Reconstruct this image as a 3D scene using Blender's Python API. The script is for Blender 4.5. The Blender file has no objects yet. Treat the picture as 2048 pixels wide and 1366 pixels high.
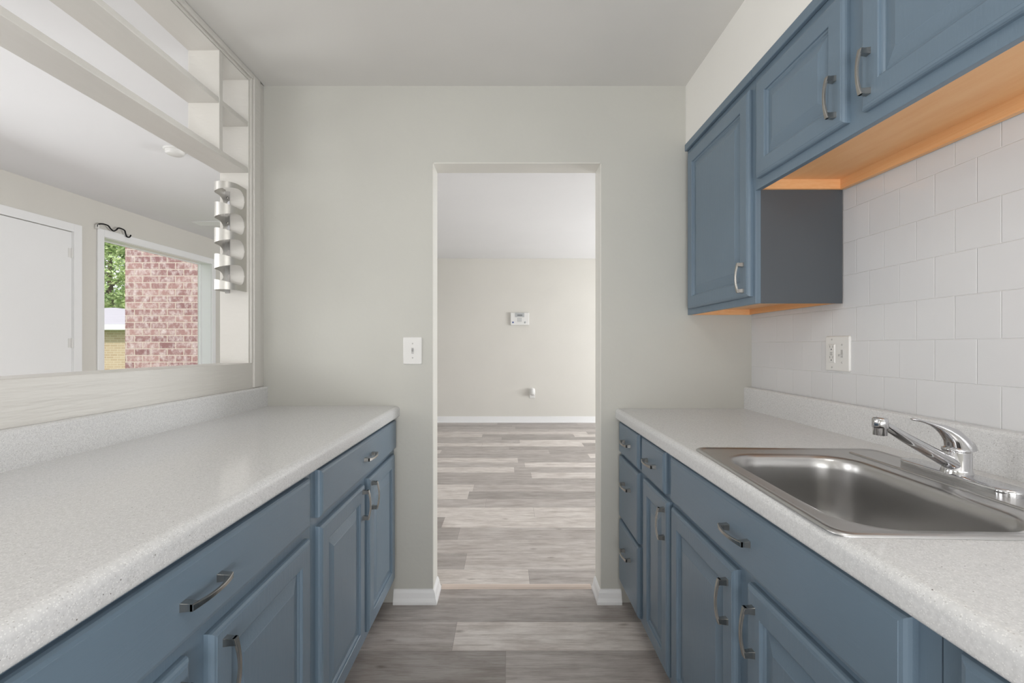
import bpy, bmesh, math, random
from mathutils import Matrix, Vector
random.seed(7)
SC = bpy.context.scene
C = SC.collection
PI = math.pi

# ------------------------------------------------------------------ camera
H = 1.193                       # camera height
D = 2.116                       # depth of the doorway wall
cam_d = bpy.data.cameras.new('camera'); cam = bpy.data.objects.new('camera', cam_d); C.objects.link(cam)
cam.location = (0, 0, H); cam.rotation_euler = (PI/2, 0, 0)
cam_d.sensor_width = 36; cam_d.lens = 910/2048*36
cam_d.shift_x = (1024-1015)/2048; cam_d.shift_y = (692-683)/2048
cam_d.clip_start = 0.02; cam_d.clip_end = 300
SC.camera = cam

# ------------------------------------------------------------------ world, sun, lights, exposure
w = bpy.data.worlds.new('world'); SC.world = w; w.use_nodes = True
bgn = w.node_tree.nodes['Background']
bgn.inputs[0].default_value = (0.94, 0.97, 1.0, 1); bgn.inputs[1].default_value = 1.15

def sun(name, rot, energy, angle, col=(1, .97, .92)):
    l = bpy.data.lights.new(name, 'SUN'); l.energy = energy; l.angle = angle; l.color = col
    o = bpy.data.objects.new(name, l); C.objects.link(o); o.rotation_euler = rot
    return o
sun('sun', (math.radians(48), 0, math.radians(-2)), 1.8, .02)

def area(name, loc, rot, sx, sy, energy, col=(1, 1, 1)):
    l = bpy.data.lights.new(name, 'AREA'); l.shape = 'RECTANGLE'; l.size = sx; l.size_y = sy
    l.energy = energy; l.color = col
    o = bpy.data.objects.new(name, l); C.objects.link(o); o.location = loc; o.rotation_euler = rot
    return o
# daylight from the unseen left living window; the fills after it are added
area('daylight_living_window', (-3.95, .55, 1.75), (0, -PI/2-.2, 0), 1.2, 1.3, 30, (.97, .98, 1))
area('fill_living_middle', (-3.93, 2.62, 1.15), (0, -PI/2+.4, 0), 1.4, .8, 36, (.96, .98, 1))  # added fill at the left wall for the far wall and right cabinets
area('fill_living_rear', (-2.6, -1.42, 1.5), (PI/2+.35, 0, 0), 2.0, 1.7, 22, (.96, .98, 1))  # added fill behind the camera, brightens the living room
area('fill_dining', (4.35, 5.0, 1.5), (0, PI/2+.35, 0), 1.8, 2.4, 300, (.96, .98, 1))  # added fill on the unseen right wall, brightens the far room
area('fill_kitchen', (.25, -1.38, 1.1), (PI/2+.85, 0, 0), 1.5, 1.5, 74, (.99, .99, 1))  # added fill, tilted up to wash the kitchen ceiling
area('kitchen_ceiling_lamp_light', (0, -.15, 2.30), (0, 0, 0), .35, .35, 4, (1, .97, .93))

SC.view_settings.view_transform = 'Standard'
SC.view_settings.look = 'None'
SC.view_settings.gamma = 1
SC.view_settings.use_curve_mapping = False
SC.view_settings.exposure = 0.22

# ------------------------------------------------------------------ materials
def lin(c):
    return tuple(((v/255)/12.92 if v/255 <= .04045 else ((v/255+.055)/1.055)**2.4) for v in c) + (1,)

class NT:
    def __init__(s, name):
        s.m = bpy.data.materials.new(name); s.m.use_nodes = True
        s.t = s.m.node_tree; s.n = s.t.nodes; s.b = s.n['Principled BSDF']
    def new(s, typ, **kw):
        n = s.n.new(typ)
        for k, v in kw.items(): setattr(n, k, v)
        return n
    def link(s, a, b): s.t.links.new(a, b)
    def val(s, x, sock):
        if hasattr(x, 'is_linked'): s.link(x, sock)
        else: sock.default_value = x
    def math(s, op, a, b=None, c=None):
        n = s.new('ShaderNodeMath', operation=op); s.val(a, n.inputs[0])
        if b is not None: s.val(b, n.inputs[1])
        if c is not None: s.val(c, n.inputs[2])
        return n.outputs[0]
    def coord(s, scale=(1, 1, 1), loc=(0, 0, 0)):
        g = s.new('ShaderNodeNewGeometry'); m = s.new('ShaderNodeMapping')
        m.inputs['Scale'].default_value = scale; m.inputs['Location'].default_value = loc
        s.link(g.outputs['Position'], m.inputs[0]); return m.outputs[0]
    def noise(s, vec, scale, detail=3, rough=.5):
        n = s.new('ShaderNodeTexNoise'); s.link(vec, n.inputs['Vector'])
        n.inputs['Scale'].default_value = scale; n.inputs['Detail'].default_value = detail
        n.inputs['Roughness'].default_value = rough; return n.outputs['Fac']
    def ramp(s, fac, stops, interp='LINEAR'):
        r = s.new('ShaderNodeValToRGB'); s.link(fac, r.inputs[0]); r.color_ramp.interpolation = interp
        e = r.color_ramp.elements
        while len(e) < len(stops): e.new(.5)
        for i, (p, c) in enumerate(stops):
            e[i].position = p; e[i].color = c if len(c) == 4 else lin(c)
        return r.outputs[0]
    def mix(s, fac, a, b, typ='MIX'):
        n = s.new('ShaderNodeMix', data_type='RGBA', blend_type=typ)
        s.val(fac, n.inputs[0]); s.val(a, n.inputs[6]); s.val(b, n.inputs[7]); return n.outputs[2]
    def bump(s, h, strength=.3, dist=.002):
        n = s.new('ShaderNodeBump'); n.inputs['Strength'].default_value = strength
        n.inputs['Distance'].default_value = dist; s.link(h, n.inputs['Height'])
        s.link(n.outputs[0], s.b.inputs['Normal']); return n
    def setp(s, col=None, rough=.5, metal=0, spec=None):
        if col is not None: s.val(col if hasattr(col, 'is_linked') or len(col) == 4 else lin(col), s.b.inputs['Base Color'])
        s.val(rough, s.b.inputs['Roughness']); s.b.inputs['Metallic'].default_value = metal
        if spec is not None: s.b.inputs['Specular IOR Level'].default_value = spec
        return s

def paint(name, col, rough=.5, var=.03, nscale=60, strength=.25, dist=.0015, stretch=(1, 1, 1)):
    t = NT(name); v = t.coord(stretch)
    a = t.noise(v, nscale, 4)
    big = t.noise(t.coord(), 1.7, 3)
    c = lin(col); lo = tuple(x*(1-var) for x in c[:3])+(1,); hi = tuple(min(1, x*(1+var)) for x in c[:3])+(1,)
    t.setp(t.ramp(big, [(.3, lo), (.7, hi)]), rough)
    t.bump(a, strength, dist); return t.m

M = {}
M['wall'] = paint('wall_paint_greige', (193, 192, 185), .6, .03, 45, .35, .002)
M['wall_living'] = paint('living_wall_paint', (212, 209, 202), .55, .02, 60, .15, .001)
M['ceiling'] = paint('kitchen_ceiling_paint', (217, 215, 211), .6, .03, 30, .2, .002)
M['ceiling_white'] = paint('white_ceiling_paint', (232, 232, 233), .7, .01, 80, .1, .001)
M['divider'] = paint('old_cream_paint', (214, 211, 205), .38, .03, 22, .5, .004, (1, .22, 2.5))
M['jamb'] = paint('jamb_paint', (225, 223, 216), .4, .02, 50, .3, .002)
M['white'] = paint('white_trim_paint', (236, 236, 236), .35, .01, 40, .15, .001)
M['soffit'] = paint('soffit_paint', (242, 240, 235), .5, .02, 60, .15, .001)
M['plastic'] = NT('white_plastic').setp((224, 223, 220), .3).m
M['grey_plastic'] = NT('grey_plastic').setp((185, 184, 182), .4).m
M['slot'] = NT('dark_slot').setp((110, 110, 110), .5).m
M['key'] = NT('keypad_keys').setp((176, 178, 178), .5).m
M['lcd'] = NT('lcd_glass').setp((118, 120, 122), .3).m
M['bluebtn'] = NT('blue_button').setp((70, 90, 150), .4).m
M['iron'] = NT('black_iron').setp((30, 30, 32), .5, .6).m
M['nickel'] = NT('brushed_nickel').setp((172, 170, 166), .25, 1).m
M['satin'] = NT('satin_metal').setp((205, 203, 198), .42, 1).m
M['chrome'] = NT('chrome').setp((205, 205, 207), .07, 1).m
M['threshold'] = paint('threshold_wood', (216, 200, 188), .6, .08, 30, .3, .002)
M['dark'] = NT('toe_kick_dark').setp((52, 56, 62), .6).m
M['gasket'] = NT('dark_seal').setp((70, 70, 72), .5).m

def cab_paint(name, col, rough=.32):
    t = NT(name); v = t.coord((14, 1.6, 1.6)); v2 = t.coord((60, 22, 2.2))
    n = t.noise(v2, 6, 5, .65)
    big = t.noise(t.coord((1, 1, 1)), 3, 3)
    c = lin(col)
    t.setp(t.ramp(big, [(.3, tuple(x*.94 for x in c[:3])+(1,)), (.7, tuple(x*1.05 for x in c[:3])+(1,))]), rough)
    t.bump(n, .3, .0014); return t.m
M['blue'] = cab_paint('slate_blue_cabinet_paint', (106, 124, 139))
def cab_paint_h(name, col):
    t = NT(name); n = t.noise(t.coord((60, 2.2, 26)), 6, 5, .65); c = lin(col)
    big = t.noise(t.coord(), 3, 3)
    t.setp(t.ramp(big, [(.3, tuple(x*.94 for x in c[:3])+(1,)), (.7, tuple(x*1.05 for x in c[:3])+(1,))]), .32)
    t.bump(n, .3, .0014); return t.m
M['blue_h'] = cab_paint_h('slate_blue_drawer_paint', (106, 124, 139))
M['greyside'] = paint('charcoal_side_panel_paint', (80, 85, 90), .4, .04, 30, .2, .001, (1, 1, .2))

def wood():
    t = NT('orange_maple_wood'); n = t.noise(t.coord((10, 1.2, 40)), 3, 4, .6)
    n2 = t.noise(t.coord((2, 1, 2)), 2, 2)
    a = t.ramp(n, [(.3, (232, 170, 112)), (.7, (240, 188, 134))])
    t.setp(t.mix(t.math('MULTIPLY', n2, .3), a, lin((240, 200, 156))), .45); return t.m
M['wood'] = wood()

def counter():
    t = NT('speckled_solid_surface_worktop'); v = t.coord()
    base = t.ramp(t.noise(v, 150, 3, .7), [(.3, (206, 206, 206)), (.7, (222, 222, 222))])
    def specks(scale, thr, seed):
        vo = t.new('ShaderNodeTexVoronoi'); vo.inputs['Scale'].default_value = scale
        t.link(t.coord((1, 1, 1), (seed, seed, seed)), vo.inputs['Vector'])
        near = t.math('LESS_THAN', vo.outputs['Distance'], thr)
        sep = t.new('ShaderNodeSeparateColor'); t.link(vo.outputs['Color'], sep.inputs[0])
        return near, sep.outputs[0]
    n1, r1 = specks(430, .42, 3.3)
    w_ = t.math('MULTIPLY', n1, t.math('GREATER_THAN', r1, .62))
    col = t.mix(w_, base, lin((231, 231, 230)))
    n2, r2 = specks(300, .30, 9.1)
    g_ = t.math('MULTIPLY', n2, t.math('GREATER_THAN', r2, .80))
    col = t.mix(g_, col, lin((194, 193, 192)))
    n3, r3 = specks(95, .09, 5.7)
    d_ = t.math('MULTIPLY', n3, t.math('GREATER_THAN', r3, .88))
    col = t.mix(d_, col, lin((120, 117, 113)))
    t.setp(col, .13); t.bump(t.noise(v, 18, 3), .05, .002); return t.m
M['counter'] = counter()

def steel():
    t = NT('brushed_stainless_steel'); n = t.noise(t.coord((3, 60, 60)), 8, 4, .6)
    t.setp((190, 189, 188), t.math('MULTIPLY_ADD', n, .12, .24), 1)
    t.bump(n, .04, .0005); return t.m
M['steel'] = steel()

def tile():
    t = NT('white_glazed_tile')
    g = t.new('ShaderNodeNewGeometry'); s = t.new('ShaderNodeSeparateXYZ'); t.link(g.outputs['Position'], s.inputs[0])
    c = t.new('ShaderNodeCombineXYZ')
    t.link(t.math('SUBTRACT', s.outputs[1], 1.155+.0545-.109*20), c.inputs[0])
    t.link(t.math('SUBTRACT', s.outputs[2], 1.210-1.1), c.inputs[1])
    b = t.new('ShaderNodeTexBrick'); t.link(c.outputs[0], b.inputs['Vector'])
    b.inputs['Scale'].default_value = 1; b.inputs['Brick Width'].default_value = .109
    b.inputs['Row Height'].default_value = .11; b.inputs['Mortar Size'].default_value = .0016
    b.inputs['Mortar Smooth'].default_value = .9; b.inputs['Bias'].default_value = 0
    b.inputs['Color1'].default_value = lin((214, 214, 215)); b.inputs['Color2'].default_value = lin((217, 217, 218))
    b.inputs['Mortar'].default_value = lin((228, 228, 228))
    t.setp(b.outputs['Color'], .12)
    h = t.math('MULTIPLY_ADD', b.outputs['Fac'], -1.0, t.math('MULTIPLY', t.noise(t.coord(), 7, 2), .35))
    t.bump(h, .75, .0014); return t.m
M['tile'] = tile()

def planks(name, off_y, off_x, bright=1.0):
    t = NT(name); W = .186; L = 1.22
    g = t.new('ShaderNodeNewGeometry'); s = t.new('ShaderNodeSeparateXYZ'); t.link(g.outputs['Position'], s.inputs[0])
    yy = t.math('DIVIDE', t.math('SUBTRACT', s.outputs[1], off_y), W)
    row = t.math('FLOOR', yy)
    wn = t.new('ShaderNodeTexWhiteNoise', noise_dimensions='1D'); t.link(row, wn.inputs['W'])
    xx = t.math('DIVIDE', t.math('ADD', t.math('SUBTRACT', s.outputs[0], off_x), t.math('MULTIPLY', wn.outputs['Value'], L)), L)
    pl = t.math('FLOOR', xx)
    c = t.new('ShaderNodeCombineXYZ'); t.link(row, c.inputs[0]); t.link(pl, c.inputs[1])
    w2 = t.new('ShaderNodeTexWhiteNoise', noise_dimensions='2D'); t.link(c.outputs[0], w2.inputs['Vector'])
    rnd = w2.outputs['Value']
    base = t.ramp(rnd, [(0, (172, 166, 162)), (.25, (184, 178, 174)), (.5, (196, 190, 186)), (.70, (203, 197, 193)), (.76, (230, 224, 219)), (1, (233, 227, 222))])
    # grain, shifted per plank
    c2 = t.new('ShaderNodeCombineXYZ')
    t.link(t.math('ADD', t.math('MULTIPLY', s.outputs[0], 1.0), t.math('MULTIPLY', rnd, 37)), c2.inputs[0])
    t.link(t.math('ADD', t.math('MULTIPLY', s.outputs[1], 13), t.math('MULTIPLY', rnd, 11)), c2.inputs[1])
    n = t.noise(c2.outputs[0], 3.2, 6, .68)
    c3 = t.new('ShaderNodeCombineXYZ')
    t.link(t.math('ADD', t.math('MULTIPLY', s.outputs[0], 4), t.math('MULTIPLY', rnd, 71)), c3.inputs[0])
    t.link(t.math('MULTIPLY', s.outputs[1], 90), c3.inputs[1])
    f = t.noise(c3.outputs[0], 3, 4, .7)
    gr = t.ramp(n, [(.30, (186, 179, 174)), (.42, (222, 218, 214)), (.52, (250, 249, 248)), (.62, (255, 255, 255)), (.72, (226, 221, 216))])
    col = t.mix(.62, base, gr, 'MULTIPLY')
    fi = t.ramp(f, [(.3, (205, 200, 196)), (.55, (255, 255, 255))])
    col = t.mix(.6, col, fi, 'MULTIPLY')
    mo = t.ramp(t.noise(t.coord((2.2, 7, 1), (5, 1, 0)), 2.4, 4, .6), [(.3, (214, 209, 206)), (.6, (255, 255, 255))])
    col = t.mix(.8, col, mo, 'MULTIPLY')
    # knots
    c4 = t.new('ShaderNodeCombineXYZ')
    t.link(t.math('ADD', t.math('MULTIPLY', s.outputs[0], 2.2), t.math('MULTIPLY', rnd, 5)), c4.inputs[0])
    t.link(t.math('MULTIPLY', s.outputs[1], 5.5), c4.inputs[1])
    vo = t.new('ShaderNodeTexVoronoi'); t.link(c4.outputs[0], vo.inputs['Vector']); vo.inputs['Scale'].default_value = 1.6
    k = t.ramp(t.math('ADD', vo.outputs['Distance'], t.math('MULTIPLY', f, .06)), [(.05, (150, 140, 132)), (.13, (255, 255, 255))])
    col = t.mix(.6, col, k, 'MULTIPLY')
    # seams
    fy = t.math('FRACT', yy); fx = t.math('FRACT', xx)
    sy = t.math('LESS_THAN', t.math('ABSOLUTE', t.math('SUBTRACT', fy, .5)), .5-.0007/W)
    sx = t.math('LESS_THAN', t.math('ABSOLUTE', t.math('SUBTRACT', fx, .5)), .5-.0008/L)
    seam = t.math('MULTIPLY', sy, sx)
    col = t.mix(seam, lin((145, 138, 133)), col)
    if bright != 1: col = t.mix(1.0, col, (bright, bright, bright, 1), 'MULTIPLY')
    t.setp(col, t.math('MULTIPLY_ADD', n, .2, .3)); t.bump(t.math('ADD', f, seam), .12, .001); return t.m
M['floor_far'] = planks('grey_vinyl_planks', 2.616-.186*30, .35)
M['floor_kitchen'] = planks('grey_vinyl_planks_kitchen', 1.781-.186*20, 1.005)

def bricks(name, bw, rh, c1, c2, mortar, ms=.006, blotch=True, axis=0):
    t = NT(name)
    g = t.new('ShaderNodeNewGeometry'); s = t.new('ShaderNodeSeparateXYZ'); t.link(g.outputs['Position'], s.inputs[0])
    c = t.new('ShaderNodeCombineXYZ')
    t.link(t.math('ADD', s.outputs[0], s.outputs[1]), c.inputs[0]); t.link(t.math('ADD', s.outputs[2], 3.0), c.inputs[1])
    b = t.new('ShaderNodeTexBrick'); t.link(c.outputs[0], b.inputs['Vector'])
    b.inputs['Scale'].default_value = 1; b.inputs['Brick Width'].default_value = bw
    b.inputs['Row Height'].default_value = rh; b.inputs['Mortar Size'].default_value = ms
    b.inputs['Mortar Smooth'].default_value = .2
    b.inputs['Color1'].default_value = lin(c1); b.inputs['Color2'].default_value = lin(c2); b.inputs['Mortar'].default_value = lin(mortar)
    col = b.outputs['Color']
    if blotch:
        n = t.noise(t.coord((11, 11, 8)), 1.3, 5, .65)
        inv = t.math('SUBTRACT', 1.0, b.outputs['Fac'])
        wb = t.math('MULTIPLY', inv, t.math('MULTIPLY_ADD', n, 4.2, -1.85)); wbc = t.new('ShaderNodeClamp'); t.link(wb, wbc.inputs[0])
        col = t.mix(t.math('MULTIPLY', wbc.outputs[0], .9), col, lin((226, 212, 212)))
        sp = t.noise(t.coord((50, 50, 60)), 1.5, 3, .7)
        spr = t.ramp(sp, [(.30, (140, 95, 90)), (.42, (255, 255, 255))])
        col = t.mix(.7, col, spr, 'MULTIPLY')
    t.setp(col, .85); t.bump(t.math('MULTIPLY', b.outputs['Fac'], -1), .6, .006); return t.m
M['brick'] = bricks('weathered_red_brick', .2145, .0866, (184, 146, 142), (146, 104, 106), (214, 198, 188), .007)
M['brick_far'] = bricks('yellow_brick', .26, .085, (208, 186, 158), (192, 166, 138), (218, 202, 180), .01, False)
M['roof'] = paint('pale_roof_shingle', (186, 182, 190), .8, .05, 6, .2, .01)
M['grass'] = paint('lawn_grass', (96, 130, 70), .9, .25, 20, .5, .02)
def leafmat(name, a, b):
    t = NT(name); t.setp(t.ramp(t.noise(t.coord(), 1.1, 4, .7), [(.3, a), (.55, b), (.75, (226, 222, 176))]), .6)
    return t.m
M['leaf'] = leafmat('green_leaves', (120, 156, 92), (206, 224, 160))
M['leaf_dark'] = leafmat('dark_green_leaves', (70, 100, 78), (120, 150, 104))
M['bark'] = paint('bark', (92, 80, 68), .9, .2, 20, .5, .02)
def glass():
    t = NT('window_glass'); n = t.n
    tr = n.new('ShaderNodeBsdfTransparent'); gl = n.new('ShaderNodeBsdfGlossy'); gl.inputs['Roughness'].default_value = .02
    mx = n.new('ShaderNodeMixShader'); mx.inputs[0].default_value = .04
    t.link(tr.outputs[0], mx.inputs[1]); t.link(gl.outputs[0], mx.inputs[2])
    t.link(mx.outputs[0], n['Material Output'].inputs[0]); return t.m
M['glass'] = glass()
def lampmat():
    t = NT('lamp_diffuser'); t.setp((240, 240, 238), .4)
    t.b.inputs['Emission Color'].default_value = (1, .97, .93, 1); t.b.inputs['Emission Strength'].default_value = 2.0; return t.m
M['lamp'] = lampmat()

# ------------------------------------------------------------------ mesh helpers
class MB:
    def __init__(s): s.v = []; s.f = []; s.smooth = set()
    def add(s, vs, fs, smooth=False):
        o = len(s.v); s.v += [tuple(p) for p in vs]
        for f in fs:
            if smooth: s.smooth.add(len(s.f))
            s.f.append(tuple(i+o for i in f))
        return s
    def box(s, x0, x1, y0, y1, z0, z1):
        v = [(x, y, z) for x in (x0, x1) for y in (y0, y1) for z in (z0, z1)]
        return s.add(v, [(0, 1, 3, 2), (4, 6, 7, 5), (0, 4, 5, 1), (2, 3, 7, 6), (0, 2, 6, 4), (1, 5, 7, 3)])
    def loops(s, loops, cap0=True, cap1=True, smooth=True, closed=True):
        n = len(loops[0]); vs = [p for l in loops for p in l]; fs = []
        for i in range(len(loops)-1):
            for j in range(n if closed else n-1):
                k = (j+1) % n
                fs.append((i*n+j, i*n+k, (i+1)*n+k, (i+1)*n+j))
        s.add(vs, fs, smooth)
        if cap0: s.add(loops[0], [tuple(range(n))[::-1]])
        if cap1: s.add(loops[-1], [tuple(range(n))])
        return s
    def tube(s, pts, radii, seg=14, flat=1.0, up=(0, 0, 1), cap=True):
        P = [Vector(p) for p in pts]; L = []
        for i, p in enumerate(P):
            d = (P[min(i+1, len(P)-1)]-P[max(i-1, 0)]).normalized()
            u = Vector(up); a = d.cross(u)
            if a.length < 1e-4: a = d.cross(Vector((0, 1, 0)))
            a.normalize(); b = a.cross(d).normalized()
            r = radii[i] if isinstance(radii, (list, tuple)) else radii
            L.append([p + a*math.cos(t)*r + b*math.sin(t)*r*flat for t in [2*PI*k/seg for k in range(seg)]])
        return s.loops(L, cap, cap)
    def lathe(s, c, prof, seg=28, axis='z'):
        L = []
        for r, h in prof:
            l = []
            for k in range(seg):
                t = 2*PI*k/seg
                if axis == 'z': l.append((c[0]+r*math.cos(t), c[1]+r*math.sin(t), c[2]+h))
                elif axis == 'y': l.append((c[0]+r*math.cos(t), c[1]+h, c[2]+r*math.sin(t)))
                else: l.append((c[0]+h, c[1]+r*math.cos(t), c[2]+r*math.sin(t)))
            L.append(l)
        return s.loops(L)
    def map(s, fn): s.v = [fn(*p) for p in s.v]; return s

ROOTS = {}
def build(name, mb, mat, parent=None, bevel=0, label=None, seg=2, autosmooth=True):
    me = bpy.data.meshes.new(name)
    vs = mb.v; off = Vector((0, 0, 0))
    if parent is not None: off = ROOTS[parent.name]
    elif vs:
        xs = [p[0] for p in vs]; ys = [p[1] for p in vs]; zs = [p[2] for p in vs]
        off = Vector(((min(xs)+max(xs))/2, (min(ys)+max(ys))/2, min(zs)))
    me.from_pydata([Vector(p)-off for p in vs], [], mb.f)
    for i in mb.smooth: me.polygons[i].use_smooth = True
    bm = bmesh.new(); bm.from_mesh(me); bmesh.ops.recalc_face_normals(bm, faces=bm.faces); bm.to_mesh(me); bm.free()
    me.materials.append(M[mat]); me.update()
    o = bpy.data.objects.new(name, me); C.objects.link(o)
    if parent is not None: o.parent = parent
    else: o.location = off
    ROOTS[o.name] = off
    if bevel:
        b = o.modifiers.new('bevel', 'BEVEL'); b.width = bevel; b.segments = seg; b.limit_method = 'ANGLE'; b.angle_limit = .6
    if label: o['label'] = label
    return o
def tag(o, label, cat, group=None, kind=None):
    o['label'] = label; o['category'] = cat
    if group: o['group'] = group
    if kind: o['kind'] = kind
    return o
def empty(name, loc, label, cat, group=None):
    o = bpy.data.objects.new(name, None); C.objects.link(o); o.location = loc; o.empty_display_size = .05
    ROOTS[o.name] = Vector(loc); return tag(o, label, cat, group)
def struct(name, mb, mat, label, parent=None, bevel=0):
    o = build(name, mb, mat, parent, bevel)
    if parent is None:
        o['kind'] = 'structure'; o['label'] = label; o['category'] = name.split('_')[0]
    return o

# ------------------------------------------------------------------ the setting
XP = -1.135           # kitchen face of the divider
XQ = -1.267           # living side of it
XT = 1.135            # tile face of the right wall
ZC = 2.402            # kitchen ceiling
ZL = 2.557            # living ceiling
TW = .12              # doorway wall thickness
YR = -1.5             # rear wall
YF = 7.095            # far wall
def shear(x, y, z): return (x + .0603*(y-3.51), y, z)     # the long left wall of the living room is not quite square

struct('floor', MB().box(-1.2, 1.25, YR, D+TW, -.05, 0), 'floor_kitchen', 'grey wood-look plank floor of the kitchen')
f2 = MB().box(-4.45, 4.4, D+TW, YF+.1, -.05, 0); f2.box(-4.45, -1.2, YR, D+TW, -.05, 0)
struct('floor_living', f2, 'floor_far', 'grey wood-look plank floor of the living room beyond the doorway')
struct('ceiling', MB().box(-1.13, 1.25, YR, D+TW, ZC, ZL+.12), 'ceiling', 'greige painted kitchen ceiling')
c2 = MB().box(-4.6, 4.4, D+TW, YF+.1, ZL, ZL+.12); c2.box(-4.6, -1.13, YR, D+TW, ZL, ZL+.12)
c2.map(lambda x, y, z: (-4.08+.0603*(y-3.51), y, z) if x < -4 else (x, y, z))
struct('ceiling_living', c2, 'ceiling_white', 'white ceiling of the living room')

# doorway wall
DX0, DX1, DZ = -.348, .435, 2.046
wb = MB().box(XQ, DX0, D, D+TW, 0, ZL).box(DX1, 1.25, D, D+TW, 0, ZL).box(DX0, DX1, D, D+TW, DZ, ZL)
struct('wall_back', wb, 'wall', 'greige wall with the open doorway')
# jamb lining (thin light paint inside the opening)
jl = MB().box(DX0, DX0+.003, D+.001, D+TW, .0, DZ).box(DX1-.003, DX1, D+.001, D+TW, .0, DZ).box(DX0, DX1, D+.001, D+TW, DZ-.003, DZ)
struct('trim_1', jl, 'jamb', 'cream painted lining of the doorway')
# far wall, right living wall
struct('wall_far', MB().box(-3.9, 4.4, YF, YF+.1, 0, ZL), 'wall_living', 'pale greige far wall seen through the doorway')
struct('baseboard_far', MB().box(-3.69, 4.3, YF-.014, YF, 0, .095).box(-3.69, 4.3, YF-.022, YF-.014, 0, .02), 'white', 'white baseboard of the far wall')
struct('wall_living_right', MB().box(4.3, 4.4, D+TW, YF, 0, ZL), 'wall_living', 'wall of the living room out of view')
struct('wall_rear', MB().box(-1.2, 1.25, YR-.1, YR, 0, ZL), 'wall', 'kitchen wall behind the camera')
struct('wall_living_rear', MB().box(-4.45, -1.2, YR-.1, YR, 0, ZL), 'wall_living', 'living room wall behind the camera')
struct('wall_living_near', MB().box(1.25, 4.4, D, D+TW, 0, ZL), 'wall_living', 'living room wall right of the doorway')
# right wall
struct('wall_right', MB().box(XT+.006, 1.25, YR, D, 0, ZC), 'wall', 'kitchen wall behind the tiles')
struct('wall_right_tiles', MB().box(XT, XT+.006, YR, D, 1.0, 2.05), 'tile', 'white square tiles laid in running bond')
struct('wall_soffit', MB().box(.829, 1.136, YR, D, 2.129, ZC), 'soffit', 'off-white soffit above the wall cabinets')

# long left wall of the living room with window and door openings
X0 = -3.91
WY0, WY1, WZ0, WZ1 = 4.341, 5.79, .62, 2.235       # window opening
DY0, DY1, DZT = 3.18, 4.055, 2.21                    # door opening
lw = MB()
lw.box(X0-.17, X0, YR, DY0, 0, ZL)
lw.box(X0-.17, X0, DY0, DY1, DZT, ZL)
lw.box(X0-.17, X0, DY1, WY0, 0, ZL)
lw.box(X0-.17, X0, WY0, WY1, 0, WZ0).box(X0-.17, X0, WY0, WY1, WZ1, ZL)
lw.box(X0-.17, X0, WY1, YF+.05, 0, ZL)
lw.map(shear)
struct('wall_living_left', lw, 'wall_living', 'greige living room wall with white door and window')

# door
d = MB().box(X0-.045, X0-.004, DY0+.003, DY1-.003, .01, DZT-.004).map(shear)
door = struct('door_1', d, 'white', 'plain white closed door beside the window')
cs = MB().box(X0, X0+.016, DY1, DY1+.072, 0, DZT+.072).box(X0, X0+.016, DY0-.07, DY0, 0, DZT+.072).box(X0, X0+.016, DY0, DY1, DZT, DZT+.072)
cs.box(X0-.012, X0+.004, DY1-.004, DY1, 0, DZT)
build('door_casing', cs.map(shear), 'white', door, .003)
for hz in (2.02, 1.22, .28):
    h = MB().lathe((X0+.002, DY1-.004, hz-.045), [(.007, 0), (.008, .004), (.008, .088), (.007, .09)], 10)
    h.box(X0-.003, X0-.0015, DY1-.035, DY1-.004, hz-.04, hz+.04)
    build('hinge', h.map(shear), 'plastic', door)
kn = MB().lathe((X0-.004, DY0+.07, .98), [(.026, 0), (.026, .006), (.012, .012), (.012, .035), (.026, .045), (.028, .058), (.02, .068), (.002, .07)], 20, 'x')
build('door_knob', kn.map(shear), 'nickel', door)

# window
fr = MB()
fx0, fx1 = X0-.15, X0-.125
fr.box(fx0, fx1, WY0, WY1, WZ1-.012, WZ1).box(fx0, fx1, WY0, WY0+.012, WZ0, WZ1).box(fx0, fx1, WY1-.012, WY1, WZ0, WZ1).box(fx0, fx1, WY0, WY1, WZ0, WZ0+.03)
win = struct('window_1', fr.map(shear), 'white', 'picture window looking out to a brick wall')
build('window_pane', MB().box(X0-.14, X0-.136, WY0+.01, WY1-.01, WZ0+.02, WZ1-.01).map(shear), 'glass', win)
rv = MB().box(X0-.125, X0, WY0, WY0+.004, WZ0, WZ1).box(X0-.125, X0, WY1-.004, WY1, WZ0, WZ1).box(X0-.125, X0, WY0, WY1, WZ1-.004, WZ1)
build('window_reveal', rv.map(shear), 'white', win)
wc = MB().box(X0, X0+.016, WY0-.065, WY0, WZ0-.06, WZ1+.07).box(X0, X0+.016, WY1, WY1+.065, WZ0-.06, WZ1+.07).box(X0, X0+.016, WY0, WY1, WZ1, WZ1+.07)
build('window_casing', wc.map(shear), 'white', win, .003)
build('window_sill', MB().box(X0-.125, X0+.04, WY0-.08, WY1+.08, WZ0-.03, WZ0).map(shear), 'white', win, .004)

# low wall below the divider + stub at the near end (outside the view)
struct('wall_left', MB().box(XQ+.006, XP-.008, YR, D, 0, 1.09), 'divider', 'low cream wall below the open divider')

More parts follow.
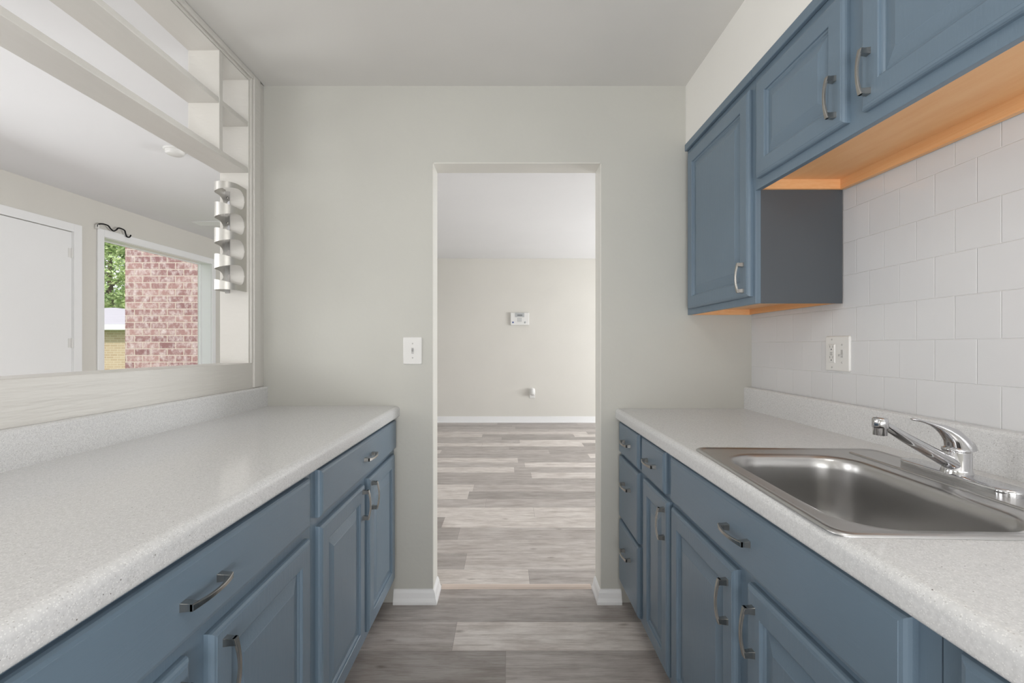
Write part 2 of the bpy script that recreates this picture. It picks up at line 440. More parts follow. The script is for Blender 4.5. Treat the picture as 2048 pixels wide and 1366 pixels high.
# baseboards of the doorway wall, wrapping into the opening
def base_profile(side):
    s = -1 if side == 'l' else 1
    prof = [(0, 0), (.022, 0), (.022, .012), (.016, .028), (.012, .05), (.006, .062), (0, .064)]
    xa = -.528 if side == 'l' else .528
    xb = DX0 if side == 'l' else DX1
    L = []
    for tx, ty, k in ((xa, D, 0), (xb, D, 1), (xb, D+TW, 2)):
        loop = []
        for o, z in prof:
            if k == 0: loop.append((tx, D-o, z))
            elif k == 1: loop.append((tx - s*o, D-o, z))
            else: loop.append((tx - s*o, ty, z))
        L.append(loop)
    return MB().loops(L, smooth=False)
struct('baseboard_left', base_profile('l'), 'white', 'white baseboard left of the doorway')
struct('baseboard_right', base_profile('r'), 'white', 'white baseboard right of the doorway')
th = MB(); L = []
for x in (DX0+.023, DX1-.023):
    L.append([(x, D+TW-.004, 0), (x, D+TW+.002, .008), (x, D+TW+.014, .011), (x, D+TW+.03, .008), (x, D+TW+.036, 0)])
struct('trim_2', th.loops(L, smooth=False), 'threshold', 'pale wooden threshold strip in the doorway')

# ------------------------------------------------------------------ open divider
dv = empty('room_divider', (XP, 1.2, 1.09), 'cream painted open grid divider of shelves and uprights between kitchen and living room', 'room divider')
GY = 2.005; Y0 = -.6
def drop(x, y, z):       # boards sag slightly towards the near end
    return (x, y, z - .017*max(0, GY-y)) if y < GY else (x, y, z)
def board(name, *b, bv=.002, sag=True):
    m = MB()
    x0, x1, y0, y1, z0, z1 = b
    m.box(*b)
    if sag: m.map(drop)
    return build(name, m, 'divider', dv, bv)
build('sill', MB().box(XQ, XP-.004, Y0, GY+.02, 1.092, 1.118), 'divider', dv, .002)
build('apron', MB().box(XP-.008, XP, Y0, D-.001, .93, 1.117), 'divider', dv, .0015)
board('shelf', XQ, XP-.008, Y0, GY+.01, 1.956, 1.979)
board('shelf', XQ, XP-.008, Y0, GY+.01, 2.160, 2.182)
build('head_board', MB().box(XQ, XP-.008, Y0, GY+.01, 2.365, 2.385).box(XQ+.002, XP-.02, Y0, GY+.01, 2.385, ZC+.14), 'divider', dv, .001)
for y in (1.803, 1.0-.55):
    m = MB().box(XQ+.001, XP-.0068, y, y+.022, 1.976-.017*(GY-y), 2.366)
    build('upright', m, 'divider', dv, .0015)
build('end_post', MB().box(XQ, XP-.006, GY, D-.001, 1.09, ZL-.001), 'divider', dv, .001)
build('near_post', MB().box(XQ, XP, Y0-.12, Y0, 1.09, ZL-.001), 'divider', dv, .001)
cz = MB().box(XP-.008, XP+.008, GY+.022, GY+.074, 1.007, 2.401).box(XP-.008, XP+.002, GY+.008, GY+.022, 1.117, 2.38)
build('casing', cz, 'divider', dv, .003)
hz_ = MB().box(XP-.008, XP+.008, Y0, GY+.022, 2.379, 2.401).box(XP-.008, XP, Y0, GY+.01, 2.367, 2.379)
build('head_casing', hz_, 'divider', dv, .003)
build('corner_strip', MB().box(XP-.008, XP+.001, GY+.078, D-.001, 1.007, 2.401), 'divider', dv, .001)

# wine rack, a curved brushed metal sheet with cut-outs
def rack():
    xr, xl = -1.150, -1.243; yb = GY-.001; yc = 1.945
    # plan path: right leg -> front curve -> left leg
    path = []
    cx = (xr+xl)/2; r = (xr-xl)/2
    for i in range(10): path.append((xr, yb + (yc-yb)*i/10))
    for i in range(25):
        a = PI*i/24; path.append((cx + r*math.cos(a), yc - r*1.05*math.sin(a)))
    for i in range(1, 9): path.append((xl, yc + (yb-yc)*i/8))
    ln = [0]
    for i in range(1, len(path)): ln.append(ln[-1]+math.dist(path[i], path[i-1]))
    T = ln[-1]; us = [v/T for v in ln]
    # resample fine
    N = 72; P = []
    for k in range(N+1):
        u = k/N
        j = max(i for i in range(len(us)) if us[i] <= u+1e-9); j = min(j, len(us)-2)
        f = (u-us[j])/(us[j+1]-us[j]); P.append(tuple(path[j][c]*(1-f)+path[j+1][c]*f for c in (0, 1)))
    pitch = .1085; top = 1.876; nb = 5
    def half(u):
        a0, a1 = .055, .94
        if u <= a0 or u >= a1: return pitch/2
        t = (u-a0)/(a1-a0)
        q = min(1, max(0, (u-.20)/.46)); q = q*q*(3-2*q)
        core = .0125 + .0185*q
        # rounded ends of the hole
        e = .14
        if t < e: q = 1-t/e; core = core + (pitch/2-core)*(1-math.sqrt(max(0, 1-q*q)))
        e2 = .17
        if t > 1-e2: q = 1-(1-t)/e2; core = core + (pitch/2-core)*(1-math.sqrt(max(0, 1-q*q)))
        return min(core, pitch/2)
    m = MB()
    for b in range(nb):
        zc = top - b*pitch
        lo, hi = [], []
        for k in range(N+1):
            h = half(k/N)
            lo.append((P[k][0], P[k][1], zc - (h if b < nb-1 else min(h, .012))))
            hi.append((P[k][0], P[k][1], zc + (h if b > 0 else min(h, .006))))
        mid = [tuple((a[c]+bb[c])/2 for c in range(3)) for a, bb in zip(lo, hi)]
        m.loops([lo, mid, hi], False, False, True, closed=False)
    return m
rk = rack()
wr = empty('wine_rack', (-1.2, 1.95, 1.42), 'curved brushed metal wall wine rack of stacked loops hung on the divider post', 'wine rack')
ro = build('rack_sheet', rk, 'satin', wr)
bm = bmesh.new(); bm.from_mesh(ro.data); bmesh.ops.remove_doubles(bm, verts=bm.verts, dist=1e-5); bm.to_mesh(ro.data); bm.free()
so = ro.modifiers.new('solid', 'SOLIDIFY'); so.thickness = .0018; so.offset = 0
es = ro.modifiers.new('split', 'EDGE_SPLIT'); es.split_angle = .6
mp = MB().box(-1.243, -1.222, 2.0015, 2.0045, 1.425, 1.874)
build('mounting_plate', mp, 'chrome', wr, .0006)
for z in (1.845, 1.735, 1.45): build('screw', MB().lathe((-1.232, 2.0015, z), [(.005, 0), (.0045, -.0015), (.001, -.002)], 12, 'y'), 'nickel', wr)

# ------------------------------------------------------------------ cabinet fronts
def slab_rings(u0, u1, v0, v1, rings):
    return [[(u0+i, v0+i, h), (u1-i, v0+i, h), (u1-i, v1-i, h), (u0+i, v1-i, h)] for i, h in rings]
DOOR = [(0, 0), (0, .008), (.0015, .0125), (.005, .0160), (.0095, .0172), (.0100, .0180), (.051, .018), (.0535, .0165), (.0545, .0120), (.058, .0105), (.0605, .0075), (.064, .0075), (.0665, .0085), (.093, .0150), (.0945, .0158)]
DRAWER = [(0, 0), (0, .008), (.0015, .0125), (.005, .0160), (.0105, .0172), (.0112, .0180)]
def front(name, x, side, y0, y1, z0, z1, parent, rings=DOOR, mat='blue'):
    """front lying in the Y-Z plane; x = back plane; side = direction it faces (+1/-1 in X)"""
    L = [[(x + side*h, u, v) for u, v, h in r] for r in slab_rings(y0, y1, z0, z1, rings)]
    m = MB().loops(L, smooth=False)
    return build(name, m, mat, parent)
def handle(x, side, y, z, vertical, parent, length=.104):
    """bow pull: flared feet and an arched flat bar"""
    m = MB(); half = length/2; N = 22; L = []
    for k in range(N+1):
        t = -1 + 2*k/N
        s = t*half
        out = .0185 + .0085*(1-t*t)
        wdt = .0042 + .0022*abs(t)**2; th = .0022+.0006*abs(t)
        L.append([(s, out-th, -wdt), (s, out-th, wdt), (s, out+th, wdt*.8), (s, out+th, -wdt*.8)])
    m.loops(L, smooth=False)
    for e in (-1, 1):
        a, b = e*half, e*(half-.013)
        l0 = [(a+e*.001, 0, -.0072), (b-e*.001, 0, -.0072), (b-e*.001, 0, .0072), (a+e*.001, 0, .0072)]
        l1 = [(a, .012, -.0062), (b, .012, -.0062), (b, .012, .0062), (a, .012, .0062)]
        l2 = [(a, .0195, -.0060), (b, .0225, -.0056), (b, .0225, .0056), (a, .0195, .0060)]
        m.loops([l0, l1, l2], smooth=False)
    def tr(s, o, w_):
        return (x+side*o, y+w_, z+s) if vertical else (x+side*o, y+s, z+w_)
    m.map(tr)
    return build('handle', m, 'nickel', parent, .0006, seg=1)

# base cabinets -------------------------------------------------------------
XFR = .528        # face-frame plane
def base_cabinet(side, y0, y1, label, group):
    """side +1: right run (faces -X); -1: left run (faces +X)"""
    S = side
    r = empty('base_cabinet', (S*.83, (y0+y1)/2, 0), label, 'cabinet', group)
    back = 1.13*S if S > 0 else 1.13*S
    def bx(m, xa, xb, *a): m.box(min(xa*S, xb*S), max(xa*S, xb*S), *a)
    zt = .851 if S > 0 else .863
    m = MB()
    bx(m, XFR, XFR+.018, y0, y1, .105, zt)
    bx(m, XFR+.018, 1.125, y0, y0+.014, .105, zt); bx(m, XFR+.018, 1.125, y1-.014, y1, .105, zt)
    bx(m, XFR+.018, 1.125, y0+.014, y1-.014, .105, .12); bx(m, 1.113, 1.125, y0+.014, y1-.014, .12, zt)
    build('body', m, 'blue', r)
    k = MB(); bx(k, XFR+.07, XFR+.082, y0, y1, 0, .105)
    build('toe_kick', k, 'dark', r)
    return r
F = XFR
def dr(c, S, y0, y1, z0, z1, hz=None):
    o = front('drawer', S*F, -S, y0, y1, z0, z1, c, DRAWER, 'blue_h')
    handle(S*(F-.018), -S, (y0+y1)/2, hz if hz else (z0+z1)/2, False, o)
    return o
def dd(c, S, y0, y1, z0, z1, hy, hz):
    o = front('door', S*F, -S, y0, y1, z0, z1, c)
    if hy is not None: handle(S*(F-.018), -S, hy, hz, True, o)
    return o
GB = 'slate blue base cabinets along the kitchen walls'
# right run
c = base_cabinet(1, 1.762, 2.114, 'slate blue base cabinet with a stack of three drawers, against the doorway wall', GB)
dr(c, 1, 1.785, 2.089, .708, .845); dr(c, 1, 1.785, 2.089, .415, .694, .592); dr(c, 1, 1.785, 2.089, .122, .401, .302)
c = base_cabinet(1, 1.443, 1.760, 'narrow slate blue base cabinet with one small drawer over one door', GB)
dr(c, 1, 1.488, 1.738, .708, .845); dd(c, 1, 1.456, 1.722, .132, .694, 1.482, .615)
c = base_cabinet(1, .553, 1.441, 'wide slate blue base cabinet under the steel sink with long false drawer front', GB)
dr(c, 1, .584, 1.431, .706, .845); dd(c, 1, 1.026, 1.427, .132, .688, 1.058, .600); dd(c, 1, .584, .974, .132, .688, .944, .600)
c = base_cabinet(1, .10, .551, 'slate blue base cabinet nearest the camera on the right, mostly cut off by the frame', GB)
dr(c, 1, .13, .518, .706, .845); dd(c, 1, .13, .518, .132, .688, .488, .600)
# left run
c = base_cabinet(-1, 1.218, 2.114, 'slate blue base cabinet under the left worktop, the one next to the doorway wall', GB)
dr(c, -1, 1.248, 2.092, .722, .853); dd(c, -1, 1.684, 2.068, .135, .703, 1.713, .632); dd(c, -1, 1.249, 1.634, .135, .697, 1.606, .632)
c = base_cabinet(-1, .305, 1.216, 'slate blue base cabinet under the left worktop, nearer the camera', GB)
dr(c, -1, .335, 1.185, .720, .850); dd(c, -1, .790, 1.185, .135, .692, .822, .615); dd(c, -1, .335, .736, .135, .692, .705, .615)

# worktops --------------------------------------------------------------------
def worktop(S, zt, zb, holes=None):
    nose = .501
    def prof(x0, x1, with_nose):
        if with_nose:
            pts = []
            rr = .017; r2 = .010
            for k in range(8):
                a = PI/2*k/7; pts.append((nose+rr-rr*math.sin(a), zt-rr+rr*math.cos(a)))
            for k in range(5):
                a = PI/2*k/4; pts.append((nose+r2-r2*math.cos(a), zb+r2-r2*math.sin(a)))
            # a drip lip: only the front 4 cm is the full depth
            return [(x1, zt)] + pts + [(nose+.026, zb), (nose+.0265, zt-.03), (x1, zt-.03)]
        return [(x0, zt), (x0, zt-.03), (x1, zt-.03), (x1, zt)]
    m = MB()
    def ext(x0, x1, y0, y1, nosed):
        P = prof(x0, x1, nosed); L = [[(S*x, y, z) for x, z in P] for y in (y0, y1)]
        n = len(P)
        fs = [(j, (j+1) % n, n+(j+1) % n, n+j) for j in range(n)]
        m.add(L[0]+L[1], fs)
        for i in range(n): 
            if nosed and 1 <= i <= 12: m.smooth.add(len(m.f)-n+i)
        m.add(L[0], [tuple(range(n))]); m.add(L[1], [tuple(range(n))])
    yn, yf = -1.2, D-.0005
    xw = 1.133
    if holes:
        hx0, hx1, hy0, hy1 = holes
        ext(0, xw, yn, hy0, True); ext(0, xw, hy1, yf, True); ext(0, hx0, hy0, hy1, True); ext(hx1, xw, hy0, hy1, False)
    else: ext(0, xw, yn, yf, True)
    return m
def splash(S, xf, zt, ztop):
    prof = [(1.133, zt), (xf, zt), (xf, ztop-.008), (xf+.0025, ztop-.0025), (xf+.008, ztop), (1.133, ztop)]
    return MB().loops([[(S*x, y, z) for x, z in prof] for y in (-1.2, D-.0006)], smooth=False)
wl = empty('worktop', (-.82, .5, .862), 'pale grey speckled worktop on the left with nothing on it', 'worktop')
build('worktop_slab', worktop(-1, .914, .864), 'counter', wl)
build('backsplash', splash(-1, 1.114, .914, 1.006), 'counter', wl)
wr_ = empty('worktop', (.82, .5, .852), 'pale grey speckled worktop on the right holding the steel sink', 'worktop')
HX0, HX1, HY0, HY1 = .552, .905, .702, 1.235
build('worktop_slab', worktop(1, .902, .853, (HX0, HX1, HY0, HY1)), 'counter', wr_)
build('backsplash', splash(1, 1.100, .902, 1.003), 'counter', wr_)

# sink ------------------------------------------------------------------------
SCX, SCY, SA = .761, .98, math.radians(-2.4)
def sk(a, b, z): return (SCX + a*math.cos(SA) - b*math.sin(SA), SCY + a*math.sin(SA) + b*math.cos(SA), z)
def rr(a0, a1, b0, b1, r, z, n=10):
    out = []
    for (ca, cb, st) in ((a1-r, b1-r, 0), (a0+r, b1-r, PI/2), (a0+r, b0+r, PI), (a1-r, b0+r, 3*PI/2)):
        for k in range(n):
            t = st + PI/2*k/(n-1); out.append((ca+r*math.cos(t), cb+r*math.sin(t), z))
    return out
sx = empty('kitchen_sink', (SCX, SCY, .72), 'single-bowl stainless steel sink dropped into the right worktop', 'sink')
zt = .902
O = (-.2485, .2485, -.30, .30)
B = (-.203, .112, -.268, .222)
def ins(R, i): return (R[0]+i, R[1]-i, R[2]+i, R[3]-i)
Ls = [rr(*O, .030, zt+.0002), rr(*O, .030, zt+.002), rr(*ins(O, .002), .030, zt+.0045), rr(*ins(O, .006), .028, zt+.0058), rr(*ins(O, .010), .026, zt+.0052),
      rr(*ins(O, .013), .025, zt+.0035), rr(*ins(O, .018), .024, zt+.003), rr(*ins(B, -.014), .098, zt+.003), rr(*ins(B, -.005), .092, zt+.0022), rr(*B, .088, zt-.001), rr(*ins(B, .004), .085, zt-.008),
      rr(*ins(B, .006), .083, zt-.03), rr(*ins(B, .010), .080, zt-.11), rr(*ins(B, .014), .077, zt-.145), rr(*ins(B, .022), .072, zt-.163), rr(*ins(B, .038), .062, zt-.173), rr(*ins(B, .07), .045, zt-.176), rr(*ins(B, .12), .03, zt-.177)]
m = MB().loops(Ls, False, True).map(sk)
o = build('basin', m, 'steel', sx); 
# raised faucet ledge
lg = [rr(.150, .228, -.262, .262, .012, zt+.0028), rr(.150, .228, -.262, .262, .012, zt+.0052), rr(.153, .225, -.259, .259, .010, zt+.0062)]
build('faucet_ledge', MB().loops(lg).map(sk), 'steel', sx)
build('drain', MB().lathe((0, 0, 0), [(.045, 0), (.045, .002), (.036, .003), (.03, -.001+.002), (.006, .001)]).map(lambda x, y, z: sk(x-.045, y-.02, zt-.1768+z)), 'chrome', sx)

# faucet ----------------------------------------------------------------------
FA, FB = .203, .005
fz = zt+.0062
fc = empty('faucet', sk(FA, FB, fz), 'chrome single-lever faucet on a long deck plate behind the sink bowl', 'faucet')
dp = [rr(FA-.027, FA+.027, FB-.13, FB+.13, .0265, fz), rr(FA-.027, FA+.027, FB-.13, FB+.13, .0265, fz+.008), rr(FA-.0265, FA+.0265, FB-.1295, FB+.1295, .026, fz+.0125), rr(FA-.0245, FA+.0245, FB-.1275, FB+.1275, .024, fz+.0138), rr(FA-.01, FA+.01, FB-.10, FB+.10, .0095, fz+.0145)]
build('deck_plate', MB().loops(dp).map(sk), 'chrome', fc)
bz = fz+.013
bx_, by_, _ = sk(FA, FB, 0)
body = MB().lathe((bx_, by_, bz), [(.0275, 0), (.0265, .004), (.0255, .008), (.0255, .0085), (.0245, .0095), (.0245, .044), (.0235, .0455), (.0235, .0465), (.0250, .048), (.0250, .052), (.02, .056)], 36)
build('faucet_body', body, 'chrome', fc)
# lever with a domed hood
N = 14; L = []
lp = [(.010, .050, .0255, .020), (.006, .060, .0250, .020), (-.002, .072, .0235, .018), (-.013, .083, .0205, .015), (-.026, .092, .0165, .0105), (-.040, .099, .0125, .0065), (-.056, .105, .0085, .0035), (-.072, .110, .0062, .0026), (-.084, .113, .0066, .003), (-.092, .1145, .0062, .003), (-.096, .115, .003, .0015)]
P = [Vector((a, 0, z)) for a, z, _, _ in lp]
for i, (a, z, hw, hh) in enumerate(lp):
    dvec = (P[min(i+1, len(P)-1)]-P[max(0, i-1)]).normalized()
    if i < 3: dvec = (dvec + Vector((0, 0, 1))*(3-i)*.6).normalized()
    nrm = Vector((0, 1, 0)); b = dvec.cross(nrm).normalized()
    L.append([tuple(P[i] + nrm*math.cos(t)*hw + b*math.sin(t)*(hh if i > 1 else .0245)) for t in [2*PI*k/24 for k in range(24)]])
lev = MB().loops(L).map(lambda x, y, z: (bx_+x, by_+y-.02*x, bz+z))
lo_ = build('lever', lev, 'chrome', fc)
# spout
tip = Vector((.784, .957, 1.030)); st = Vector((bx_-.010, by_-.002, bz+.018))
sp = MB()
pts = [st, st.lerp(tip, .12), st.lerp(tip, .4), st.lerp(tip, .7), st.lerp(tip, .92) + Vector((0, 0, .002)), tip + Vector((.004, 0, .0025))]
sp.tube(pts, [.0190, .0185, .0165, .0140, .0115, .0100], 20, .72)
spo = build('spout', sp, 'chrome', fc)
build('aerator', MB().lathe((tip.x, tip.y, tip.z-.024), [(.0100, 0), (.0125, 0), (.0125, .014), (.0132, .0145), (.0142, .016), (.0142, .033), (.0125, .036), (.002, .037)], 28), 'chrome', spo)

# ------------------------------------------------------------------ wall cabinets
def wall_cab_warp(x, y, z):
    if y > 1.53: return (x, y, z)
    return (x, y, z - .025*(1.53-y)*min(1, max(0, (2.128-z)/.41)))
XU = .838
GW = 'slate blue wall cabinets above the sink wall'
u1 = empty('wall_cabinet', (.98, 1.83, 1.337), 'tall slate blue wall cabinet in the corner with a dark grey side', 'cabinet', GW)
def ubox(lst, warp=False):
    m = MB()
    for b in lst: m.box(*b)
    return m.map(wall_cab_warp) if warp else m
T = 1.131
yA, yB = 1.537, D-.001
build('body', ubox([(XU, XU+.018, yA, yB, 1.337, 2.12), (XU+.018, T, yA+.006, yB-.012, 2.10, 2.12)]), 'blue', u1, .001)
build('inner_side', ubox([(XU+.018, T, yB-.012, yB, 1.337, 2.10)]), 'wood', u1, label='orange wood inner side')
build('side_panel', ubox([(XU+.018, T, yA, yA+.006, 1.337, 2.115)]), 'greyside', u1, label='dark grey side panel')
build('underside', ubox([(XU+.018, T-.001, yA+.006, yB-.012, 1.362, 1.374), (T-.012, T-.001, yA+.006, yB-.012, 1.339, 1.362), (XU+.018, T-.012, yA+.006, yA+.016, 1.339, 1.362)]), 'wood', u1, label='orange wood underside')
build('top_moulding', ubox([(.823, XU, yA, yB, 2.096, 2.128)]), 'blue_h', u1, .003)
o = front('door', XU, -1, 1.554, 2.080, 1.362, 2.068, u1)
handle(XU-.018, -1, 1.585, 1.430, True, o)
u2 = empty('wall_cabinet', (.98, 1.08, 1.70), 'short slate blue wall cabinet with two doors and an open orange wood underside', 'cabinet', GW)
yA, yB = .622, 1.5365
build('body', ubox([(XU, XU+.018, yA, yB, 1.718, 2.12), (XU+.018, T, yA, yA+.012, 1.718, 2.12), (XU+.018, T, yA+.012, yB, 2.10, 2.12)], True), 'blue', u2, .001)
build('underside', ubox([(XU+.018, T-.001, yA+.012, yB, 1.752, 1.764)], True), 'wood', u2, label='orange wood underside')
build('hanging_rail', ubox([(T-.016, T-.001, yA+.012, yB-.012, 1.718, 1.752), (XU+.018, T-.001, yB-.012, yB-.0005, 1.720, 1.752)], True), 'wood', u2, label='orange wood rail')
build('top_moulding', ubox([(.823, XU, yA, yB, 2.096, 2.128)], True), 'blue_h', u2, .003)
for (a, b, hy) in ((1.112, 1.508, 1.142), (.665, 1.060, 1.034)):
    L = [[(XU - h, u, v) for u, v, h in r] for r in slab_rings(a, b, 1.748, 2.067, DOOR)]
    o = build('door', MB().loops(L, smooth=False).map(wall_cab_warp), 'blue', u2)
    handle(XU-.018, -1, hy, 1.816, True, o)

# ------------------------------------------------------------------ switches and plates
def rplate(cx, cz, w_, h_, r, t, face):
    """rounded plate; face(a, b, o) -> point; a across, b up, o out"""
    def l(i, o): return [face(cx+a, cz+b, o) for a, b, _ in rr(-w_/2+i, w_/2-i, -h_/2+i, h_/2-i, max(r-i*.5, .001), 0, 5)]
    return MB().loops([l(0, 0), l(0, t*.4), l(.0015, t*.8), l(.004, t)], smooth=False)
fy_ = lambda a, b, o: (a, D-o, b)
ls = empty('light_switch', (-.44, D, 1.171), 'white toggle light switch on the wall left of the doorway', 'light switch')
build('switch_plate', rplate(-.4405, 1.171, .088, .127, .006, .006, fy_), 'plastic', ls)
build('toggle', MB().box(-.4455, -.4355, D-.0075, D-.006, 1.157, 1.185).add([(-.4445, D-.007, 1.166), (-.4365, D-.007, 1.166), (-.4365, D-.007, 1.176), (-.4445, D-.007, 1.176), (-.4435, D-.018, 1.178), (-.4375, D-.018, 1.178), (-.4375, D-.016, 1.183), (-.4435, D-.016, 1.183)], [(0, 1, 2, 3), (4, 5, 6, 7), (0, 1, 5, 4), (3, 2, 6, 7), (0, 3, 7, 4), (1, 2, 6, 5)]), 'grey_plastic', ls)
for z in (1.204, 1.138): build('screw', MB().lathe((-.4405, D-.006, z), [(.0035, 0), (.003, -.001), (.0005, -.0012)], 12, 'y'), 'grey_plastic', ls)

fx_ = lambda a, b, o: (XT-o, a, b)
op = empty('outlet_and_switch', (XT, 1.56, 1.167), 'white double wall plate with outlet and toggle switch on the tiles', 'wall outlet')
build('wall_plate', rplate(1.5595, 1.167, .114, .121, .006, .006, fx_), 'plastic', op)
build('receptacle', rplate(1.583, 1.167, .034, .068, .002, .0085, fx_), 'plastic', op)
for dz in (.017, -.02):
    sl = MB()
    sl.box(XT-.009, XT-.0083, 1.5755, 1.5768, 1.170+dz, 1.178+dz); sl.box(XT-.009, XT-.0083, 1.589, 1.5903, 1.170+dz, 1.178+dz)
    sl.lathe((XT-.0083, 1.583, 1.164+dz), [(.0025, 0), (.0025, -.0007), (.0002, -.0008)], 10, 'x')
    build('outlet_slots', sl, 'slot', op)
build('test_buttons', MB().box(XT-.0095, XT-.0085, 1.577, 1.589, 1.1635, 1.168).box(XT-.0095, XT-.0085, 1.577, 1.589, 1.1695, 1.174).map(lambda x, y, z: (x, y, z-.0025)), 'grey_plastic', op)
build('toggle', MB().box(XT-.0068, XT-.0058, 1.531, 1.541, 1.154, 1.180).box(XT-.017, XT-.006, 1.533, 1.539, 1.158, 1.165), 'grey_plastic', op, .0005)
for (y, z) in ((1.583, 1.215), (1.583, 1.119), (1.536, 1.197), (1.536, 1.137)):
    build('screw', MB().lathe((XT-.006, y, z), [(.0034, 0), (.003, -.001), (.0005, -.0012)], 12, 'x'), 'grey_plastic', op)

# alarm keypad and plug-in on the far wall
k = 7.095/910
def FX(px): return (px-1015)*k
def FZ(py): return H-(py-692)*k
kp = empty('alarm_keypad', (FX(1039.5), YF, FZ(651)), 'white alarm keypad with grey display high on the far wall', 'keypad')
build('keypad_case', MB().box(FX(1021), FX(1058), YF-.035, YF, FZ(650.5), FZ(625.5)), 'plastic', kp, .006)
build('display', MB().box(FX(1030), FX(1048.5), YF-.040, YF-.0345, FZ(634.5), FZ(626)), 'key', kp, .002, label='grey display')
build('screen', MB().box(FX(1034.5), FX(1044.5), YF-.0415, YF-.039, FZ(632), FZ(629.5)), 'lcd', kp)
for i in range(3):
    for j in range(4):
        x = FX(1035.3+3.0*i+.5); z = FZ(637+2.0*j)
        build('key', MB().box(x-.008, x+.008, YF-.038, YF-.0345, z-.0055, z+.0055), 'key', kp)
build('button', MB().lathe((FX(1026), YF-.035, FZ(645)), [(.013, 0), (.013, -.003), (.002, -.004)], 16, 'y'), 'bluebtn', kp, label='blue round button')
build('button', MB().lathe((FX(1050), YF-.035, FZ(645)), [(.016, 0), (.016, -.002), (.002, -.003)], 16, 'y'), 'key', kp, label='grey round button')
nl = empty('night_light', (FX(1064.5), YF, FZ(796)), 'small white plug-in night light low on the far wall', 'night light')
build('socket_plate', MB().box(FX(1059), FX(1070), YF-.008, YF, FZ(796.5), FZ(777.5)), 'plastic', nl, .004)
build('light_body', MB().lathe((FX(1064.7), YF-.045, FZ(790)), [(.02, 0), (.036, .008), (.042, .03), (.042, .075), (.034, .10), (.012, .115), (.002, .117)], 22).map(lambda x, y, z: (x, y if y < YF-.008 else YF-.008, z)), 'plastic', nl)
build('sensor', MB().box(FX(1063), FX(1067), YF-.10, YF-.08, FZ(789), FZ(787)), 'grey_plastic', nl, .002)

# living room ceiling: smoke detector, vent
sm = empty('smoke_detector', (-2.31, 3.16, ZL), 'round white smoke detector on the living room ceiling', 'smoke detector')
build('detector_base', MB().lathe((-2.31, 3.16, ZL), [(.068, 0), (.068, -.008), (.06, -.010), (.002, -.011)], 32), 'plastic', sm)
build('detector_cover', MB().lathe((-2.31, 3.16, ZL-.010), [(.058, 0), (.056, -.018), (.045, -.027), (.002, -.029)], 32), 'plastic', sm)
vt = empty('ceiling_vent', (-3.3, 5.05, ZL), 'white slatted air vent on the living room ceiling near the window', 'vent')
build('vent_frame', MB().box(-3.46, -3.16, 4.97, 4.985, ZL-.008, ZL).box(-3.46, -3.16, 5.125, 5.14, ZL-.008, ZL).box(-3.46, -3.445, 4.985, 5.125, ZL-.008, ZL).box(-3.175, -3.16, 4.985, 5.125, ZL-.008, ZL), 'white', vt, .001)
for i in range(7):
    y = 4.99+.019*i
    build('slat', MB().add([(-3.445, y, ZL), (-3.175, y, ZL), (-3.175, y+.012, ZL-.007), (-3.445, y+.012, ZL-.007), (-3.445, y+.001, ZL), (-3.175, y+.001, ZL), (-3.175, y+.013, ZL-.007), (-3.445, y+.013, ZL-.007)], [(0, 1, 2, 3), (4, 5, 6, 7), (0, 1, 5, 4), (2, 3, 7, 6), (0, 3, 7, 4), (1, 2, 6, 5)]), 'white', vt)

# black iron scroll bracket at the window corner
xw = X0 + .0603*(4.3-3.51)
pp = [(0, .000), (0, .022), (.02, .036), (.06, .044), (.10, .040), (.125, .018), (.155, .004), (.185, .022), (.205, .044), (.24, .048), (.275, .038), (.285, .012), (.30, -.016), (.33, -.014), (.345, .010)]
pts = [(xw+.028+.0603*a, 4.262+a, 2.306+b) for a, b in pp]
sm_pts = []
V = [Vector(p) for p in pts]
for i in range(len(V)-1):
    p0, p1, p2, p3 = V[max(i-1, 0)], V[i], V[i+1], V[min(i+2, len(V)-1)]
    for s_ in range(5):
        t = s_/5
        sm_pts.append(.5*((2*p1)+(-p0+p2)*t+(2*p0-5*p1+4*p2-p3)*t*t+(-p0+3*p1-3*p2+p3)*t**3))
sm_pts.append(V[-1])
cb = empty('curtain_bracket', (xw, 4.27, 2.3), 'black iron scroll curtain bracket at the upper left window corner', 'bracket')
build('scroll', MB().tube(sm_pts, .0065, 8, 1, (1, 0, 0)), 'iron', cb)
build('wall_mount', MB().box(xw-.0, xw+.035, 4.256, 4.268, 2.29, 2.33), 'plastic', cb, .002)

# kitchen ceiling lamp behind the camera
kl = empty('ceiling_lamp', (0, -.15, ZC), 'round flush white kitchen ceiling lamp out of view above the camera', 'ceiling lamp')
build('lamp_base', MB().lathe((0, -.15, ZC), [(.16, 0), (.16, -.02), (.15, -.022), (.01, -.022)], 36), 'white', kl)
build('lamp_shade', MB().lathe((0, -.15, ZC-.022), [(.145, 0), (.14, -.03), (.11, -.052), (.05, -.066), (.002, -.07)], 36), 'lamp', kl)

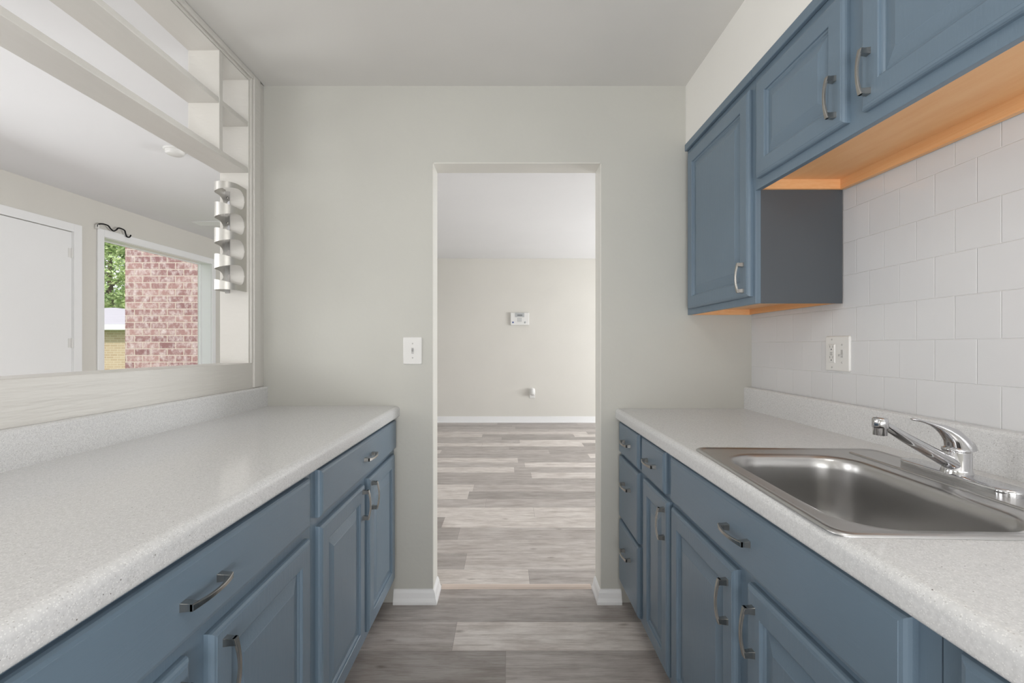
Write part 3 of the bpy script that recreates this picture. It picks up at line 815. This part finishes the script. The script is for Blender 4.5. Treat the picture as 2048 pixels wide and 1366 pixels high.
# ------------------------------------------------------------------ outside
struct('ground', MB().box(-120, -4.1, -6, 120, -.6, -.5), 'grass', 'green lawn outside the window')
struct('wall_exterior_wing', MB().box(-5.0, -3.98, 5.95, 8.5, -.5, 3.2), 'brick', 'weathered red brick wing wall just outside the window')
nb = empty('neighbour_building', (-25, 16, -.5), 'low tan brick building with pale hip roof across the lawn', 'building')
build('building_wall', MB().box(-38, -12.7, 16.4, 42.6, -.5, 1.86), 'brick_far', nb)
e = 1.93; xa, xb, ya, yb = -38.4, -12.33, 16, 43; rz = e+.13*13.3
rf = MB().add([(xa, ya, e), (xb, ya, e), (xb, yb, e), (xa, yb, e), (xa+13, ya+13.3, rz), (xb-12.9, ya+13.3, rz)], [(0, 1, 5, 4), (1, 2, 5), (2, 3, 4, 5), (3, 0, 4), (0, 3, 2, 1)])
build('roof', rf, 'roof', nb)
build('gutter', MB().box(xa, xb, ya-.1, ya, e-.17, e+.02).box(xa, xb, ya, ya+.4, e-.17, e-.13), 'white', nb)

def tree(loc, h, r, mat, label, n, seed):
    rnd = random.Random(seed)
    t = empty('tree', loc, label, 'tree', 'trees beyond the building')
    x, y, z = loc
    tk = MB().tube([(x, y, z), (x+.1, y, z+h*.3), (x-.1, y+.1, z+h*.62), (x, y, z+h*.85)], [.4, .32, .2, .06], 10, 1, (0, 1, 0))
    for k in range(6):
        a = rnd.random()*2*PI; z0 = z+h*(.3+.07*k)
        tk.tube([(x, y, z0), (x+math.cos(a)*r*.4, y+math.sin(a)*r*.4, z0+h*.10), (x+math.cos(a)*r*.75, y+math.sin(a)*r*.75, z0+h*.16)], [.14, .09, .04], 6, 1, (0, 0, 1))
    build('trunk', tk, 'bark', t)
    m = MB(); blobs = []
    for k in range(34):
        a = rnd.random()*2*PI; q = rnd.random()**.5*r*.8; zz = rnd.uniform(.28, .93)
        sc = math.sin(PI*min(1, (zz-.1)/.9))**.6
        blobs.append((x+math.cos(a)*q*sc, y+math.sin(a)*q*sc, z+h*zz, rnd.uniform(.16, .30)*r))
    for i in range(n):
        b = blobs[i % len(blobs)]
        d = Vector((rnd.gauss(0, 1), rnd.gauss(0, 1), rnd.gauss(0, 1))).normalized()*b[3]*rnd.uniform(.6, 1.05)
        c_ = Vector(b[:3])+d*1.0
        u = Vector((rnd.gauss(0, 1), rnd.gauss(0, 1), rnd.gauss(0, .6))).normalized(); v = u.cross(Vector((rnd.gauss(0, 1), rnd.gauss(0, 1), 1))).normalized()
        s_ = rnd.uniform(.13, .26)
        m.add([c_-u*s_, c_-v*s_*.5, c_+u*s_, c_+v*s_*.5], [(0, 1, 2, 3)])
    build('crown', m, mat, t)
tree((-41.5, 47.5, -.5), 15.5, 6.0, 'leaf', 'bright green leafy tree rising behind the tan building', 16000, 1)
tree((-56, 54, -.5), 13, 5.5, 'leaf_dark', 'dark green tree farther left behind the tan building', 9000, 2)
tree((-49, 64, -.5), 16, 6, 'leaf_dark', 'dark green tree half hidden behind the bright green one', 9000, 3)
